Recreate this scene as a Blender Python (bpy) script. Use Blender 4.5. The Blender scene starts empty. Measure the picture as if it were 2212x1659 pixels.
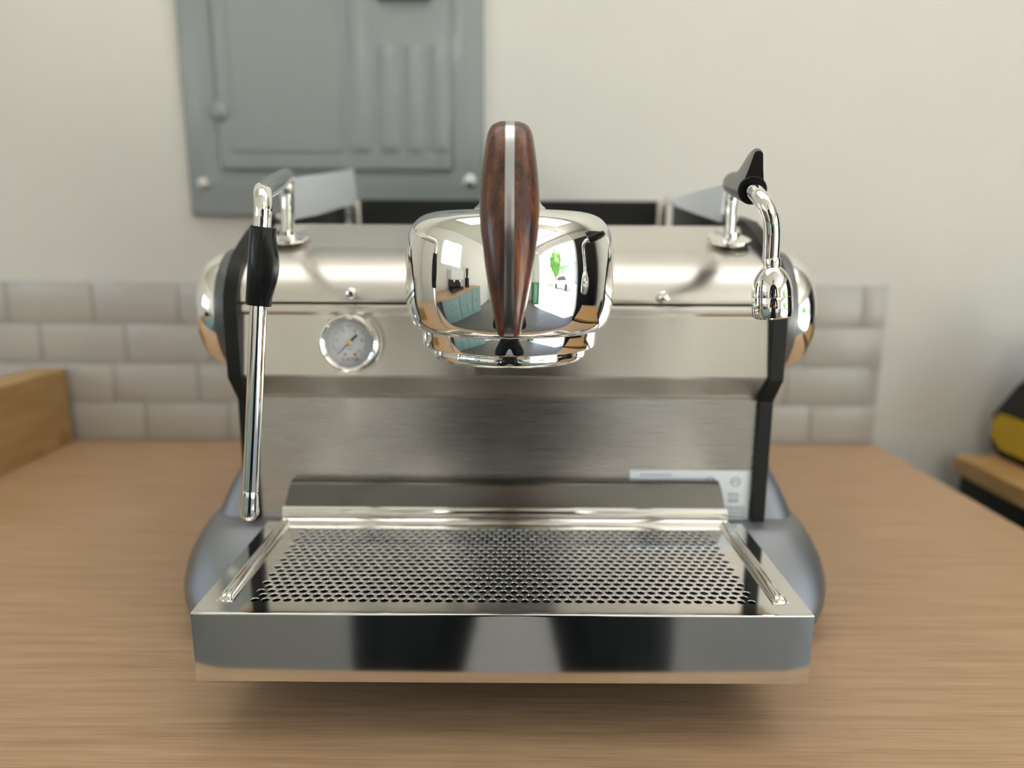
import bpy, bmesh, math, random
from math import pi, sin, cos, radians, sqrt
from mathutils import Vector, Matrix, noise

random.seed(7)
scene = bpy.context.scene
COL = scene.collection

# ------------------------------------------------------------------ camera, sky, sun, lights, exposure
CAM_Z = 0.372
cam_data = bpy.data.cameras.new('camera')
cam = bpy.data.objects.new('camera', cam_data)
COL.objects.link(cam)
PITCH, ROLL = math.atan((829.5 - 508.0) / 1600.0), radians(0.3)
cam.matrix_world = (Matrix.Translation((0, 0, CAM_Z)) @ Matrix.Rotation(pi / 2 - PITCH, 4, 'X')
                    @ Matrix.Rotation(ROLL, 4, 'Z'))
cam_data.sensor_fit = 'HORIZONTAL'
cam_data.sensor_width = 36.0
cam_data.lens = 1600.0 / 2212.0 * 36.0
cam_data.clip_start = 0.01
cam_data.clip_end = 200
cam_data.dof.use_dof = True
cam_data.dof.focus_distance = 0.535
cam_data.dof.aperture_fstop = (cam_data.lens / 1000.0) / 0.0098
scene.camera = cam

world = bpy.data.worlds.new('sky')
scene.world = world
world.use_nodes = True
wn = world.node_tree.nodes
wl = world.node_tree.links
sky = wn.new('ShaderNodeTexSky')
sky.sky_type = 'NISHITA'
sky.sun_disc = False
sky.sun_elevation = radians(55)
sky.sun_rotation = radians(200)
sky.air_density = 1.0
wn['Background'].inputs['Strength'].default_value = 0.58
haze = wn.new('ShaderNodeMix')
haze.data_type = 'RGBA'
haze.inputs[0].default_value = 0.6
haze.inputs[7].default_value = (1.0, 0.975, 0.94, 1)
wl.new(sky.outputs['Color'], haze.inputs[6])
wl.new(haze.outputs[2], wn['Background'].inputs['Color'])

sun_data = bpy.data.lights.new('sun', 'SUN')
sun_data.energy = 17
sun_data.angle = radians(0.6)
sun_data.color = (1.0, 0.95, 0.88)
sun = bpy.data.objects.new('sun', sun_data)
COL.objects.link(sun)
sun.location = (8, 6, 9)
sun.rotation_euler = Vector((-0.26, -0.15, -0.95)).to_track_quat('-Z', 'Y').to_euler()


def area(name, loc, sx, sy, power, color, direction, portal=False):
    d = bpy.data.lights.new(name, 'AREA')
    d.shape = 'RECTANGLE'
    d.size, d.size_y = sx, sy
    d.energy = power
    d.color = color
    o = bpy.data.objects.new(name, d)
    COL.objects.link(o)
    o.location = loc
    o.rotation_euler = Vector(direction).to_track_quat('-Z', 'Y').to_euler()
    if portal:
        d.cycles.is_portal = True
    return o


ROOM_L, ROOM_R, ROOM_B, ROOM_F, FLOOR_Z, CEIL_Z = -2.6, 2.9, 1.32, -5.6, -0.9, 2.05
DOOR_Y0, DOOR_Y1, DOOR_TOP = -4.2, -0.25, 1.45
area('doorway_daylight', (ROOM_R + 0.05, (DOOR_Y0 + DOOR_Y1) / 2, (FLOOR_Z + DOOR_TOP) / 2), 2.4, 4.0, 1, (1, 1, 1), (-1, 0, 0), True)
area('window_daylight', (ROOM_L - 0.1, -0.75, 0.95), 1.5, 0.8, 1, (1, 1, 1), (1, 0, 0), True)
area('ceiling_and_fill_lamp', (0.15, 0.55, CEIL_Z - 0.075), 2.4, 1.0, 5.5, (1.0, 0.975, 0.935), (0, 0.0, -1))
area('ceiling_and_fill_lamp', (0.0, -4.4, CEIL_Z - 0.075), 1.25, 0.4, 25, (1.0, 0.955, 0.88), (0, 0, -1))  # added fill lamp: brightens the front wall that the steel panel mirrors

scene.view_settings.view_transform = 'Standard'
scene.view_settings.look = 'None'
scene.view_settings.gamma = 1.0
scene.view_settings.use_curve_mapping = False
scene.view_settings.exposure = 1.3
scene.cycles.max_bounces = 12
scene.cycles.glossy_bounces = 8
scene.cycles.diffuse_bounces = 6
scene.cycles.caustics_reflective = False
scene.cycles.caustics_refractive = False
scene.cycles.sample_clamp_indirect = 6.0
scene.cycles.use_denoising = True


# ------------------------------------------------------------------ materials
def nodes_of(name):
    m = bpy.data.materials.new(name)
    m.use_nodes = True
    nt = m.node_tree
    return m, nt, nt.nodes['Principled BSDF']


def simple(name, col, rough=0.5, metal=0.0, coat=0.0, noise_amt=0.06, scale=40.0, bump=0.0, emit=None, spec=None):
    m, nt, b = nodes_of(name)
    N, L = nt.nodes, nt.links
    b.inputs['Roughness'].default_value = rough
    b.inputs['Metallic'].default_value = metal
    b.inputs['Coat Weight'].default_value = coat
    b.inputs['Coat Roughness'].default_value = 0.08
    if spec is not None:
        b.inputs['Specular IOR Level'].default_value = spec
    tc = N.new('ShaderNodeTexCoord')
    nz = N.new('ShaderNodeTexNoise')
    nz.inputs['Scale'].default_value = scale
    nz.inputs['Detail'].default_value = 3
    L.new(tc.outputs['Object'], nz.inputs['Vector'])
    mx = N.new('ShaderNodeMix')
    mx.data_type = 'RGBA'
    mx.inputs[6].default_value = tuple(c * (1 - noise_amt) for c in col) + (1,)
    mx.inputs[7].default_value = tuple(min(1, c * (1 + noise_amt)) for c in col) + (1,)
    L.new(nz.outputs['Fac'], mx.inputs[0])
    L.new(mx.outputs[2], b.inputs['Base Color'])
    if bump:
        bp = N.new('ShaderNodeBump')
        bp.inputs['Strength'].default_value = bump
        bp.inputs['Distance'].default_value = 0.002
        L.new(nz.outputs['Fac'], bp.inputs['Height'])
        L.new(bp.outputs['Normal'], b.inputs['Normal'])
    if emit:
        b.inputs['Emission Color'].default_value = tuple(emit[:3]) + (1,)
        b.inputs['Emission Strength'].default_value = emit[3]
    return m


def brushed(name, col, rough, stretch=(2.0, 60.0, 400.0), amt=0.08, bump=0.05, aniso=0.0):
    m, nt, b = nodes_of(name)
    N, L = nt.nodes, nt.links
    b.inputs['Metallic'].default_value = 1.0
    if aniso:
        tg = N.new('ShaderNodeTangent')
        tg.direction_type = 'RADIAL'
        tg.axis = 'X'
        L.new(tg.outputs['Tangent'], b.inputs['Tangent'])
        b.inputs['Anisotropic'].default_value = aniso
    tc = N.new('ShaderNodeTexCoord')
    mp = N.new('ShaderNodeMapping')
    mp.inputs['Scale'].default_value = stretch
    nz = N.new('ShaderNodeTexNoise')
    nz.inputs['Scale'].default_value = 6.0
    nz.inputs['Detail'].default_value = 4
    L.new(tc.outputs['Object'], mp.inputs['Vector'])
    L.new(mp.outputs['Vector'], nz.inputs['Vector'])
    mx = N.new('ShaderNodeMix')
    mx.data_type = 'RGBA'
    mx.inputs[6].default_value = tuple(c * (1 - amt) for c in col) + (1,)
    mx.inputs[7].default_value = tuple(min(1, c * (1 + amt)) for c in col) + (1,)
    L.new(nz.outputs['Fac'], mx.inputs[0])
    L.new(mx.outputs[2], b.inputs['Base Color'])
    mr = N.new('ShaderNodeMapRange')
    mr.inputs['To Min'].default_value = rough * 0.8
    mr.inputs['To Max'].default_value = rough * 1.25
    L.new(nz.outputs['Fac'], mr.inputs['Value'])
    L.new(mr.outputs['Result'], b.inputs['Roughness'])
    bp = N.new('ShaderNodeBump')
    bp.inputs['Strength'].default_value = bump
    bp.inputs['Distance'].default_value = 0.0006
    L.new(nz.outputs['Fac'], bp.inputs['Height'])
    L.new(bp.outputs['Normal'], b.inputs['Normal'])
    return m


def wood(name, dark, mid, light, axis=0, stretch=14.0, scale=9.0, rough=0.45, coat=0.0, contrast=(0.3, 0.7), fine=0.25, warp=0.0, knots=None):
    m, nt, b = nodes_of(name)
    N, L = nt.nodes, nt.links
    b.inputs['Roughness'].default_value = rough
    b.inputs['Coat Weight'].default_value = coat
    b.inputs['Coat Roughness'].default_value = 0.12
    tc = N.new('ShaderNodeTexCoord')
    src = tc.outputs['Object']
    if warp:
        wz = N.new('ShaderNodeTexNoise')
        wz.inputs['Scale'].default_value = 12.0
        L.new(src, wz.inputs['Vector'])
        sc_ = N.new('ShaderNodeVectorMath')
        sc_.operation = 'SCALE'
        sc_.inputs['Scale'].default_value = warp
        L.new(wz.outputs['Color'], sc_.inputs[0])
        ad = N.new('ShaderNodeVectorMath')
        ad.operation = 'ADD'
        L.new(src, ad.inputs[0])
        L.new(sc_.outputs[0], ad.inputs[1])
        src = ad.outputs[0]
    mp = N.new('ShaderNodeMapping')
    s = [stretch] * 3
    s[axis] = 1.0
    mp.inputs['Scale'].default_value = s
    L.new(src, mp.inputs['Vector'])
    n1 = N.new('ShaderNodeTexNoise')
    n1.inputs['Scale'].default_value = scale
    n1.inputs['Detail'].default_value = 6
    n1.inputs['Roughness'].default_value = 0.6
    L.new(mp.outputs['Vector'], n1.inputs['Vector'])
    mp2 = N.new('ShaderNodeMapping')
    s2 = [stretch * 6] * 3
    s2[axis] = 2.2
    mp2.inputs['Scale'].default_value = s2
    L.new(src, mp2.inputs['Vector'])
    n2 = N.new('ShaderNodeTexNoise')
    n2.inputs['Scale'].default_value = scale
    n2.inputs['Detail'].default_value = 3
    L.new(mp2.outputs['Vector'], n2.inputs['Vector'])
    mixv = N.new('ShaderNodeMix')
    mixv.data_type = 'FLOAT'
    mixv.inputs[0].default_value = fine
    L.new(n1.outputs['Fac'], mixv.inputs[2])
    L.new(n2.outputs['Fac'], mixv.inputs[3])
    cr = N.new('ShaderNodeValToRGB')
    e = cr.color_ramp.elements
    e[0].position, e[0].color = contrast[0], tuple(dark) + (1,)
    e[1].position, e[1].color = contrast[1], tuple(light) + (1,)
    k = e.new((contrast[0] + contrast[1]) / 2)
    k.color = tuple(mid) + (1,)
    L.new(mixv.outputs[0], cr.inputs['Fac'])
    out = cr.outputs['Color']
    if knots:
        vo = N.new('ShaderNodeTexVoronoi')
        vo.inputs['Scale'].default_value = knots
        L.new(tc.outputs['Object'], vo.inputs['Vector'])
        kr = N.new('ShaderNodeValToRGB')
        kr.color_ramp.elements[0].position, kr.color_ramp.elements[0].color = 0.05, (0.16, 0.08, 0.03, 1)
        kr.color_ramp.elements[1].position, kr.color_ramp.elements[1].color = 0.22, (1, 1, 1, 1)
        L.new(vo.outputs['Distance'], kr.inputs['Fac'])
        mm = N.new('ShaderNodeMix')
        mm.data_type = 'RGBA'
        mm.blend_type = 'MULTIPLY'
        mm.inputs[0].default_value = 0.55
        L.new(out, mm.inputs[6])
        L.new(kr.outputs['Color'], mm.inputs[7])
        out = mm.outputs[2]
    L.new(out, b.inputs['Base Color'])
    bp = N.new('ShaderNodeBump')
    bp.inputs['Strength'].default_value = 0.08
    bp.inputs['Distance'].default_value = 0.001
    L.new(n2.outputs['Fac'], bp.inputs['Height'])
    L.new(bp.outputs['Normal'], b.inputs['Normal'])
    return m


M = {}
M['chrome'] = simple('chrome', (0.93, 0.92, 0.90), 0.025, 1.0, noise_amt=0.01)
M['polished'] = simple('polished_steel', (0.80, 0.785, 0.75), 0.055, 1.0, noise_amt=0.02)
M['face'] = simple('satin_polished_steel', (0.78, 0.78, 0.77), 0.075, 1.0, noise_amt=0.02)
M['brushed'] = brushed('brushed_steel', (0.74, 0.705, 0.66), 0.24, aniso=0.85, amt=0.05, bump=0.015)
M['brushed_dark'] = brushed('brushed_steel_backsplash', (0.66, 0.635, 0.62), 0.27, aniso=0.8, amt=0.05, bump=0.010)
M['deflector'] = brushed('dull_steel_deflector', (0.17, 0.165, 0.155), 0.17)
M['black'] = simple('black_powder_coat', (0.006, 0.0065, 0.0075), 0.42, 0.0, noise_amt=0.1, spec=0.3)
M['plastic'] = simple('black_plastic', (0.007, 0.0075, 0.008), 0.27, 0.0, noise_amt=0.1, spec=0.4)
M['cast'] = simple('cast_silver_paint', (0.29, 0.30, 0.325), 0.36, 0.8, noise_amt=0.06, scale=900, bump=0.25)
M['ringgrey'] = simple('dark_grey_anodised', (0.17, 0.17, 0.18), 0.35, 0.6)
M['rosewood'] = wood('rosewood', (0.014, 0.005, 0.003), (0.10, 0.027, 0.010), (0.27, 0.085, 0.030), axis=2, stretch=6.5, scale=20, rough=0.33, coat=0.35, contrast=(0.36, 0.66), fine=0.35, warp=0.010)
M['tang'] = simple('tang_steel', (0.56, 0.58, 0.60), 0.22, 1.0)
M['counter'] = wood('oak_laminate', (0.405, 0.245, 0.135), (0.52, 0.335, 0.195), (0.615, 0.415, 0.255), axis=0, stretch=22.0, scale=5.0, rough=0.42, contrast=(0.34, 0.66), fine=0.5)
M['pine'] = wood('pine', (0.36, 0.22, 0.08), (0.47, 0.30, 0.125), (0.56, 0.38, 0.18), axis=1, stretch=8, scale=7, rough=0.6, knots=9.0)
M['benchwood'] = wood('bench_wood', (0.40, 0.22, 0.07), (0.50, 0.30, 0.12), (0.60, 0.40, 0.20), axis=1, stretch=8, scale=7, rough=0.5)
M['wall'] = simple('wall_paint', (0.665, 0.655, 0.63), 0.75, noise_amt=0.02, scale=6, bump=0.03)
M['whitewall'] = simple('white_wall_paint', (0.78, 0.77, 0.74), 0.8, noise_amt=0.02, scale=6)
M['ceiling'] = simple('ceiling_paint', (0.80, 0.79, 0.76), 0.85, noise_amt=0.02, scale=4)
M['floor'] = simple('concrete_floor', (0.125, 0.123, 0.12), 0.45, noise_amt=0.22, scale=3)
M['tile'] = simple('white_glazed_tile', (0.475, 0.46, 0.435), 0.34, coat=0.05, noise_amt=0.03, scale=12)
M['grout'] = simple('grey_grout', (0.455, 0.44, 0.415), 0.9)
M['panel'] = simple('grey_enamel', (0.265, 0.29, 0.30), 0.42, 0.0, noise_amt=0.03, scale=8, coat=0.15)
M['panel_dark'] = simple('dark_latch', (0.05, 0.07, 0.085), 0.4)
M['screw'] = simple('zinc_screw', (0.6, 0.6, 0.6), 0.3, 1.0)
M['film'] = simple('milky_protective_film', (0.88, 0.90, 0.95), 0.35, coat=0.3, noise_amt=0.05, scale=10)
M['paper'] = simple('label_paper', (0.88, 0.92, 0.97), 0.5, noise_amt=0.01)
M['ink'] = simple('grey_ink', (0.22, 0.25, 0.32), 0.6)
M['red'] = simple('red_ink', (0.45, 0.03, 0.06), 0.6)
M['dial'] = simple('dial_white', (0.88, 0.89, 0.93), 0.4, noise_amt=0.01)
M['needle'] = simple('needle_black', (0.01, 0.01, 0.01), 0.4)
M['brass'] = simple('brass', (0.78, 0.55, 0.20), 0.22, 1.0)
M['yellow'] = simple('yellow_plastic', (0.55, 0.37, 0.005), 0.4)
M['chestblack'] = simple('black_cabinet', (0.010, 0.012, 0.009), 0.6)
M['teal'] = simple('teal_paint', (0.24, 0.37, 0.36), 0.45)
M['asphalt'] = simple('pale_concrete', (0.62, 0.61, 0.58), 0.85, noise_amt=0.1, scale=2)
M['grass'] = simple('lawn', (0.12, 0.22, 0.05), 0.9, noise_amt=0.3, scale=3)
M['leaf'] = simple('leaves', (0.08, 0.18, 0.03), 0.7, noise_amt=0.4, scale=5)
M['bark'] = simple('bark', (0.10, 0.07, 0.05), 0.9, noise_amt=0.3)
M['siding'] = simple('house_siding', (0.45, 0.48, 0.52), 0.7)
M['roof'] = simple('roof_shingle', (0.12, 0.12, 0.13), 0.9)
M['carpaint'] = simple('white_car_paint', (0.72, 0.73, 0.75), 0.2, coat=1.0)
M['carglass'] = simple('dark_car_glass', (0.02, 0.025, 0.03), 0.05)
M['rubber'] = simple('rubber', (0.015, 0.015, 0.015), 0.7)
M['green'] = simple('green_plastic', (0.01, 0.13, 0.05), 0.4)
M['skin'] = simple('skin', (0.52, 0.32, 0.23), 0.5)
M['shirt'] = simple('charcoal_shirt', (0.025, 0.027, 0.03), 0.85)
M['trousers'] = simple('black_trousers', (0.012, 0.013, 0.016), 0.85)
M['hair'] = simple('dark_hair', (0.02, 0.014, 0.010), 0.6)
M['led'] = simple('lamp_diffuser', (0.9, 0.9, 0.88), 0.6, emit=(1.0, 0.95, 0.88, 3.0))
M['whitemetal'] = simple('white_metal', (0.75, 0.75, 0.74), 0.4)
gm, gnt, gb = nodes_of('clear_glass')
gb.inputs['Transmission Weight'].default_value = 1.0
gb.inputs['Roughness'].default_value = 0.0
gb.inputs['IOR'].default_value = 1.45
gN, gL = gnt.nodes, gnt.links
gN.remove(gb)
gt_, gg_, gx_, gf_ = gN.new('ShaderNodeBsdfTransparent'), gN.new('ShaderNodeBsdfGlossy'), gN.new('ShaderNodeMixShader'), gN.new('ShaderNodeFresnel')
gg_.inputs['Roughness'].default_value = 0.02
gf_.inputs['IOR'].default_value = 1.5
gL.new(gf_.outputs[0], gx_.inputs[0])
gL.new(gt_.outputs[0], gx_.inputs[1])
gL.new(gg_.outputs[0], gx_.inputs[2])
gL.new(gx_.outputs[0], gN['Material Output'].inputs['Surface'])
M['glass'] = gm


# ------------------------------------------------------------------ mesh helpers
def tag(o, label, cat, group=None, kind=None):
    if label:
        o['label'] = label
    if cat:
        o['category'] = cat
    if group:
        o['group'] = group
    if kind:
        o['kind'] = kind
    return o


def thing(name, label, cat, loc=(0, 0, 0), group=None):
    o = bpy.data.objects.new(name, None)
    COL.objects.link(o)
    o.location = loc
    o.empty_display_size = 0.05
    tag(o, label, cat, group)
    return o


WORLD = {}


def adopt(o, parent, loc=(0, 0, 0)):
    """o is built in world coordinates (plus its own loc)."""
    WORLD[o.name] = Vector(loc)
    if parent is not None:
        o.parent = parent
        base = WORLD.get(parent.name)
        if base is None:
            base = Vector(parent.location)
        o.location = Vector(loc) - base
    else:
        o.location = loc


HARD = []


def obj(name, bm, mat, parent=None, loc=(0, 0, 0), sharp=35, smooth=True):
    hard = any(h is bm for h in HARD)
    HARD.clear()
    me = bpy.data.meshes.new(name)
    bmesh.ops.recalc_face_normals(bm, faces=bm.faces[:])
    bm.to_mesh(me)
    bm.free()
    if smooth:
        me.shade_smooth()
        me.set_sharp_from_angle(angle=radians(sharp))
    if isinstance(mat, (list, tuple)):
        for m in mat:
            me.materials.append(m)
    else:
        me.materials.append(mat)
    o = bpy.data.objects.new(name, me)
    COL.objects.link(o)
    adopt(o, parent, loc)
    if hard and smooth:
        w = o.modifiers.new('weighted_normal', 'WEIGHTED_NORMAL')
        w.keep_sharp = True
        w.weight = 90
    return o


def B():
    return bmesh.new()


def box(bm, x0, x1, y0, y1, z0, z1, bev=0.0, seg=2, rot=None):
    r = bmesh.ops.create_cube(bm, size=1.0)
    vs = r['verts']
    for v in vs:
        v.co = Vector((x0 + (v.co.x + 0.5) * (x1 - x0), y0 + (v.co.y + 0.5) * (y1 - y0), z0 + (v.co.z + 0.5) * (z1 - z0)))
    if bev > 0:
        HARD.append(bm)
        es = list({e for v in vs for e in v.link_edges})
        rr = bmesh.ops.bevel(bm, geom=es, offset=bev, segments=seg, profile=0.5, affect='EDGES')
        vs = list({v for f in rr['faces'] for v in f.verts} | {v for v in vs if v.is_valid})
    if rot is not None:
        for v in vs:
            v.co = rot @ v.co
    return bm


def ring_faces(bm, rings, closed=True, cap=True):
    for a, b in zip(rings[:-1], rings[1:]):
        n = len(a)
        for i in range(n if closed else n - 1):
            j = (i + 1) % n
            q = [a[i], a[j], b[j], b[i]]
            u = []
            for v in q:
                if v not in u:
                    u.append(v)
            if len(u) >= 3:
                try:
                    bm.faces.new(u)
                except ValueError:
                    pass
    if cap:
        for r in (rings[0], rings[-1]):
            if len(set(r)) >= 3:
                try:
                    bm.faces.new(r)
                except ValueError:
                    pass


def catmull(pts, n=6):
    pts = [Vector(p) for p in pts]
    P = [pts[0] * 2 - pts[1]] + pts + [pts[-1] * 2 - pts[-2]]
    out = []
    for i in range(1, len(P) - 2):
        p0, p1, p2, p3 = P[i - 1], P[i], P[i + 1], P[i + 2]
        for k in range(n):
            t = k / n
            out.append(0.5 * ((2 * p1) + (p2 - p0) * t + (2 * p0 - 5 * p1 + 4 * p2 - p3) * t * t + (3 * p1 - p0 - 3 * p2 + p3) * t ** 3))
    out.append(P[-2])
    return out


def lathe(bm, prof, center=(0, 0, 0), axis=(0, 0, 1), seg=48, cap=True, sm=0):
    """prof: list of (radius, height along axis)."""
    if sm:
        prof = [(p.x, p.y) for p in catmull([(r, h, 0) for r, h in prof], sm)]
    q = Vector((0, 0, 1)).rotation_difference(Vector(axis).normalized()).to_matrix()
    c = Vector(center)
    rings = []
    for r, h in prof:
        r = max(r, 0.0)
        if r < 1e-6:
            v = bm.verts.new(c + q @ Vector((0, 0, h)))
            rings.append([v] * seg)
        else:
            rings.append([bm.verts.new(c + q @ Vector((r * cos(2 * pi * i / seg), r * sin(2 * pi * i / seg), h))) for i in range(seg)])
    ring_faces(bm, rings, True, cap)
    return bm


def tube(bm, pts, r, seg=20, n=6, cap=True):
    """r is a number, or a list with one radius for each control point."""
    ctr = len(pts)
    P = catmull(pts, n) if n > 1 else [Vector(p) for p in pts]
    if isinstance(r, (list, tuple)):
        R = [v.x for v in catmull([(a, 0, 0) for a in r], n)] if n > 1 else list(r)
    else:
        R = [r] * len(P)
    t0 = (P[1] - P[0]).normalized()
    up = Vector((1, 0, 0)) if abs(t0.x) < 0.9 else Vector((0, 1, 0))
    nrm = (up - t0 * up.dot(t0)).normalized()
    rings = []
    for i, p in enumerate(P):
        t = (P[min(i + 1, len(P) - 1)] - P[max(i - 1, 0)]).normalized()
        nrm = (nrm - t * nrm.dot(t)).normalized()
        bi = t.cross(nrm)
        rings.append([bm.verts.new(p + (nrm * cos(2 * pi * k / seg) + bi * sin(2 * pi * k / seg)) * R[i]) for k in range(seg)])
    ring_faces(bm, rings, True, cap)
    return bm


def prism_x(bm, prof, x0, x1, closed=True):
    """prof: (y, z) outline extruded along X."""
    a = [bm.verts.new((x0, y, z)) for y, z in prof]
    b = [bm.verts.new((x1, y, z)) for y, z in prof]
    ring_faces(bm, [a, b], closed, closed)
    return bm


def prism_y(bm, prof, y0, y1):
    a = [bm.verts.new((x, y0, z)) for x, z in prof]
    b = [bm.verts.new((x, y1, z)) for x, z in prof]
    ring_faces(bm, [a, b], True, True)
    return bm


def bevel_all(bm, off, seg=2, ang=30):
    HARD.append(bm)
    es = [e for e in bm.edges if len(e.link_faces) == 2 and e.calc_face_angle(0) > radians(ang)]
    bmesh.ops.recalc_face_normals(bm, faces=bm.faces[:])
    bmesh.ops.bevel(bm, geom=es, offset=off, segments=seg, profile=0.5, affect='EDGES', clamp_overlap=True)
    return bm


def sup(n, a, b, e=2.5):
    out = []
    for i in range(n):
        t = 2 * pi * i / n
        c, s = cos(t), sin(t)
        out.append((a * math.copysign(abs(c) ** (2 / e), c), b * math.copysign(abs(s) ** (2 / e), s)))
    return out


def text_mesh(name, body, size, mat, parent, mw, extrude=0.0001):
    cu = bpy.data.curves.new(name, 'FONT')
    cu.body = body
    cu.size = size
    cu.extrude = extrude
    cu.align_x = 'CENTER'
    cu.align_y = 'CENTER'
    cu.resolution_u = 2
    t = bpy.data.objects.new(name + '_source', cu)
    COL.objects.link(t)
    dg = bpy.context.evaluated_depsgraph_get()
    me = bpy.data.meshes.new_from_object(t.evaluated_get(dg))
    bpy.data.objects.remove(t)
    me.name = name
    me.transform(mw)
    me.materials.clear()
    me.materials.append(mat)
    o = bpy.data.objects.new(name, me)
    COL.objects.link(o)
    adopt(o, parent)
    return o


def struct(o):
    o['kind'] = 'structure'
    return o


# ------------------------------------------------------------------ the room
WALL_T = 0.12
b = box(B(), ROOM_L, ROOM_R, ROOM_F, ROOM_B, FLOOR_Z - 0.1, FLOOR_Z)
struct(obj('floor', b, M['floor'], sharp=30))
b = box(B(), ROOM_L - WALL_T, ROOM_R + WALL_T, ROOM_F - WALL_T, ROOM_B + WALL_T, CEIL_Z, CEIL_Z + 0.1)
struct(obj('ceiling', b, M['ceiling']))
b = box(B(), ROOM_L - WALL_T, ROOM_R + WALL_T, ROOM_B, ROOM_B + WALL_T, FLOOR_Z - 0.1, CEIL_Z)
wall_back = struct(obj('wall_back', b, M['wall']))
b = box(B(), ROOM_L - WALL_T, ROOM_R + WALL_T, ROOM_F - WALL_T, ROOM_F, FLOOR_Z - 0.1, CEIL_Z)
struct(obj('wall_front', b, M['whitewall']))
WY0, WY1, WZ0, WZ1 = -1.5, 0.0, 0.55, 1.35
b = B()
box(b, ROOM_L - WALL_T, ROOM_L, ROOM_F, WY0, FLOOR_Z - 0.1, CEIL_Z)
box(b, ROOM_L - WALL_T, ROOM_L, WY1, ROOM_B, FLOOR_Z - 0.1, CEIL_Z)
box(b, ROOM_L - WALL_T, ROOM_L, WY0, WY1, FLOOR_Z - 0.1, WZ0)
box(b, ROOM_L - WALL_T, ROOM_L, WY0, WY1, WZ1, CEIL_Z)
struct(obj('wall_left', b, M['whitewall']))
b = B()
box(b, ROOM_R, ROOM_R + WALL_T, ROOM_F, DOOR_Y0, FLOOR_Z - 0.1, CEIL_Z)
box(b, ROOM_R, ROOM_R + WALL_T, DOOR_Y1, ROOM_B, FLOOR_Z - 0.1, CEIL_Z)
box(b, ROOM_R, ROOM_R + WALL_T, DOOR_Y0, DOOR_Y1, DOOR_TOP, CEIL_Z)
struct(obj('wall_right', b, M['whitewall']))
# window in the left wall
b = B()
for y0, y1, z0, z1 in ((WY0, WY1, WZ0, WZ0 + 0.04), (WY0, WY1, WZ1 - 0.04, WZ1), (WY0, WY0 + 0.04, WZ0, WZ1), (WY1 - 0.04, WY1, WZ0, WZ1), (-0.77, -0.73, WZ0, WZ1)):
    box(b, ROOM_L - 0.09, ROOM_L - 0.02, y0, y1, z0, z1)
win = struct(obj('window_1', b, M['whitemetal']))
# garage door tracks on the ceiling, trim round the doorway
b = B()
for y in (DOOR_Y0 + 0.05, DOOR_Y1 - 0.05):
    tube(b, [(ROOM_R - 0.04, y, FLOOR_Z), (ROOM_R - 0.04, y, 1.2), (ROOM_R - 0.3, y, 1.6), (ROOM_R - 2.5, y, 1.62)], 0.022, seg=8, n=4)
for k in range(3):
    tube(b, [(ROOM_R - 0.5 - k * 0.9, DOOR_Y0 + 0.05, 1.62), (ROOM_R - 0.5 - k * 0.9, DOOR_Y1 - 0.05, 1.62)], 0.018, seg=8, n=1)
struct(obj('trim_1', b, M['whitemetal']))

# wall tiles: running bond, four courses, ending over the counter's right end
ROW = 0.0716
TILE_W = 0.1516
tile_mesh = {}


def tile_of(w):
    key = round(w, 4)
    if key not in tile_mesh:
        bmt = box(B(), 0.0, w - 0.0022, -0.006, 0.0, 0.0, ROW - 0.0022, 0.0011, 2)
        me = bpy.data.meshes.new('tile')
        bmesh.ops.recalc_face_normals(bmt, faces=bmt.faces[:])
        bmt.to_mesh(me)
        bmt.free()
        me.shade_smooth()
        me.set_sharp_from_angle(angle=radians(40))
        me.materials.append(M['tile'])
        tile_mesh[key] = me
    return tile_mesh[key]


GX1 = 0.664
b = box(B(), -1.498, GX1, ROOM_B - 0.0035, ROOM_B + 0.001, 0.0, 4 * ROW + 0.001)
obj('grout_bed', b, M['grout'], wall_back)
joints = (-0.667, -0.717, -0.690, -0.742)
for r in range(4):
    x = joints[r] - TILE_W * 5
    while x < GX1 - 0.02:
        x_next = x + TILE_W
        x = max(x, -1.498)
        w = min(x_next, GX1) - x
        if w > 0.02:
            o = bpy.data.objects.new('tile', tile_of(w))
            COL.objects.link(o)
            adopt(o, wall_back, (x, ROOM_B - 0.002 - random.uniform(0, 0.0006), r * ROW + 0.0015))
            o.rotation_euler = (random.uniform(-0.003, 0.003), 0, random.uniform(-0.002, 0.002))
        x = x_next

# ------------------------------------------------------------------ counter
ctop = obj('countertop', box(B(), -1.95, 0.668, 0.398, ROOM_B - 0.0095, -0.036, 0.0, 0.002, 2), M['counter'])
tag(ctop, 'pale oak laminate countertop that carries the espresso machine', 'countertop')
cab = thing('base_cabinet', 'teal base cabinet under the oak countertop', 'cabinet', (-0.6, 0.86, FLOOR_Z))
obj('body', box(B(), -1.93, 0.645, 0.45, ROOM_B - 0.01, FLOOR_Z, -0.0365, 0.002, 1), M['teal'], cab)
for k in range(4):
    x0 = -1.90 + k * 0.635
    d = obj('door', box(B(), x0, x0 + 0.615, 0.430, 0.4495, FLOOR_Z + 0.1, -0.06, 0.003, 1), M['teal'], cab)
    obj('door_handle', tube(B(), [(x0 + 0.56, 0.430, -0.2), (x0 + 0.56, 0.408, -0.19), (x0 + 0.56, 0.408, -0.11), (x0 + 0.56, 0.430, -0.10)], 0.005, 8, 3), M['black'], d)

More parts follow.
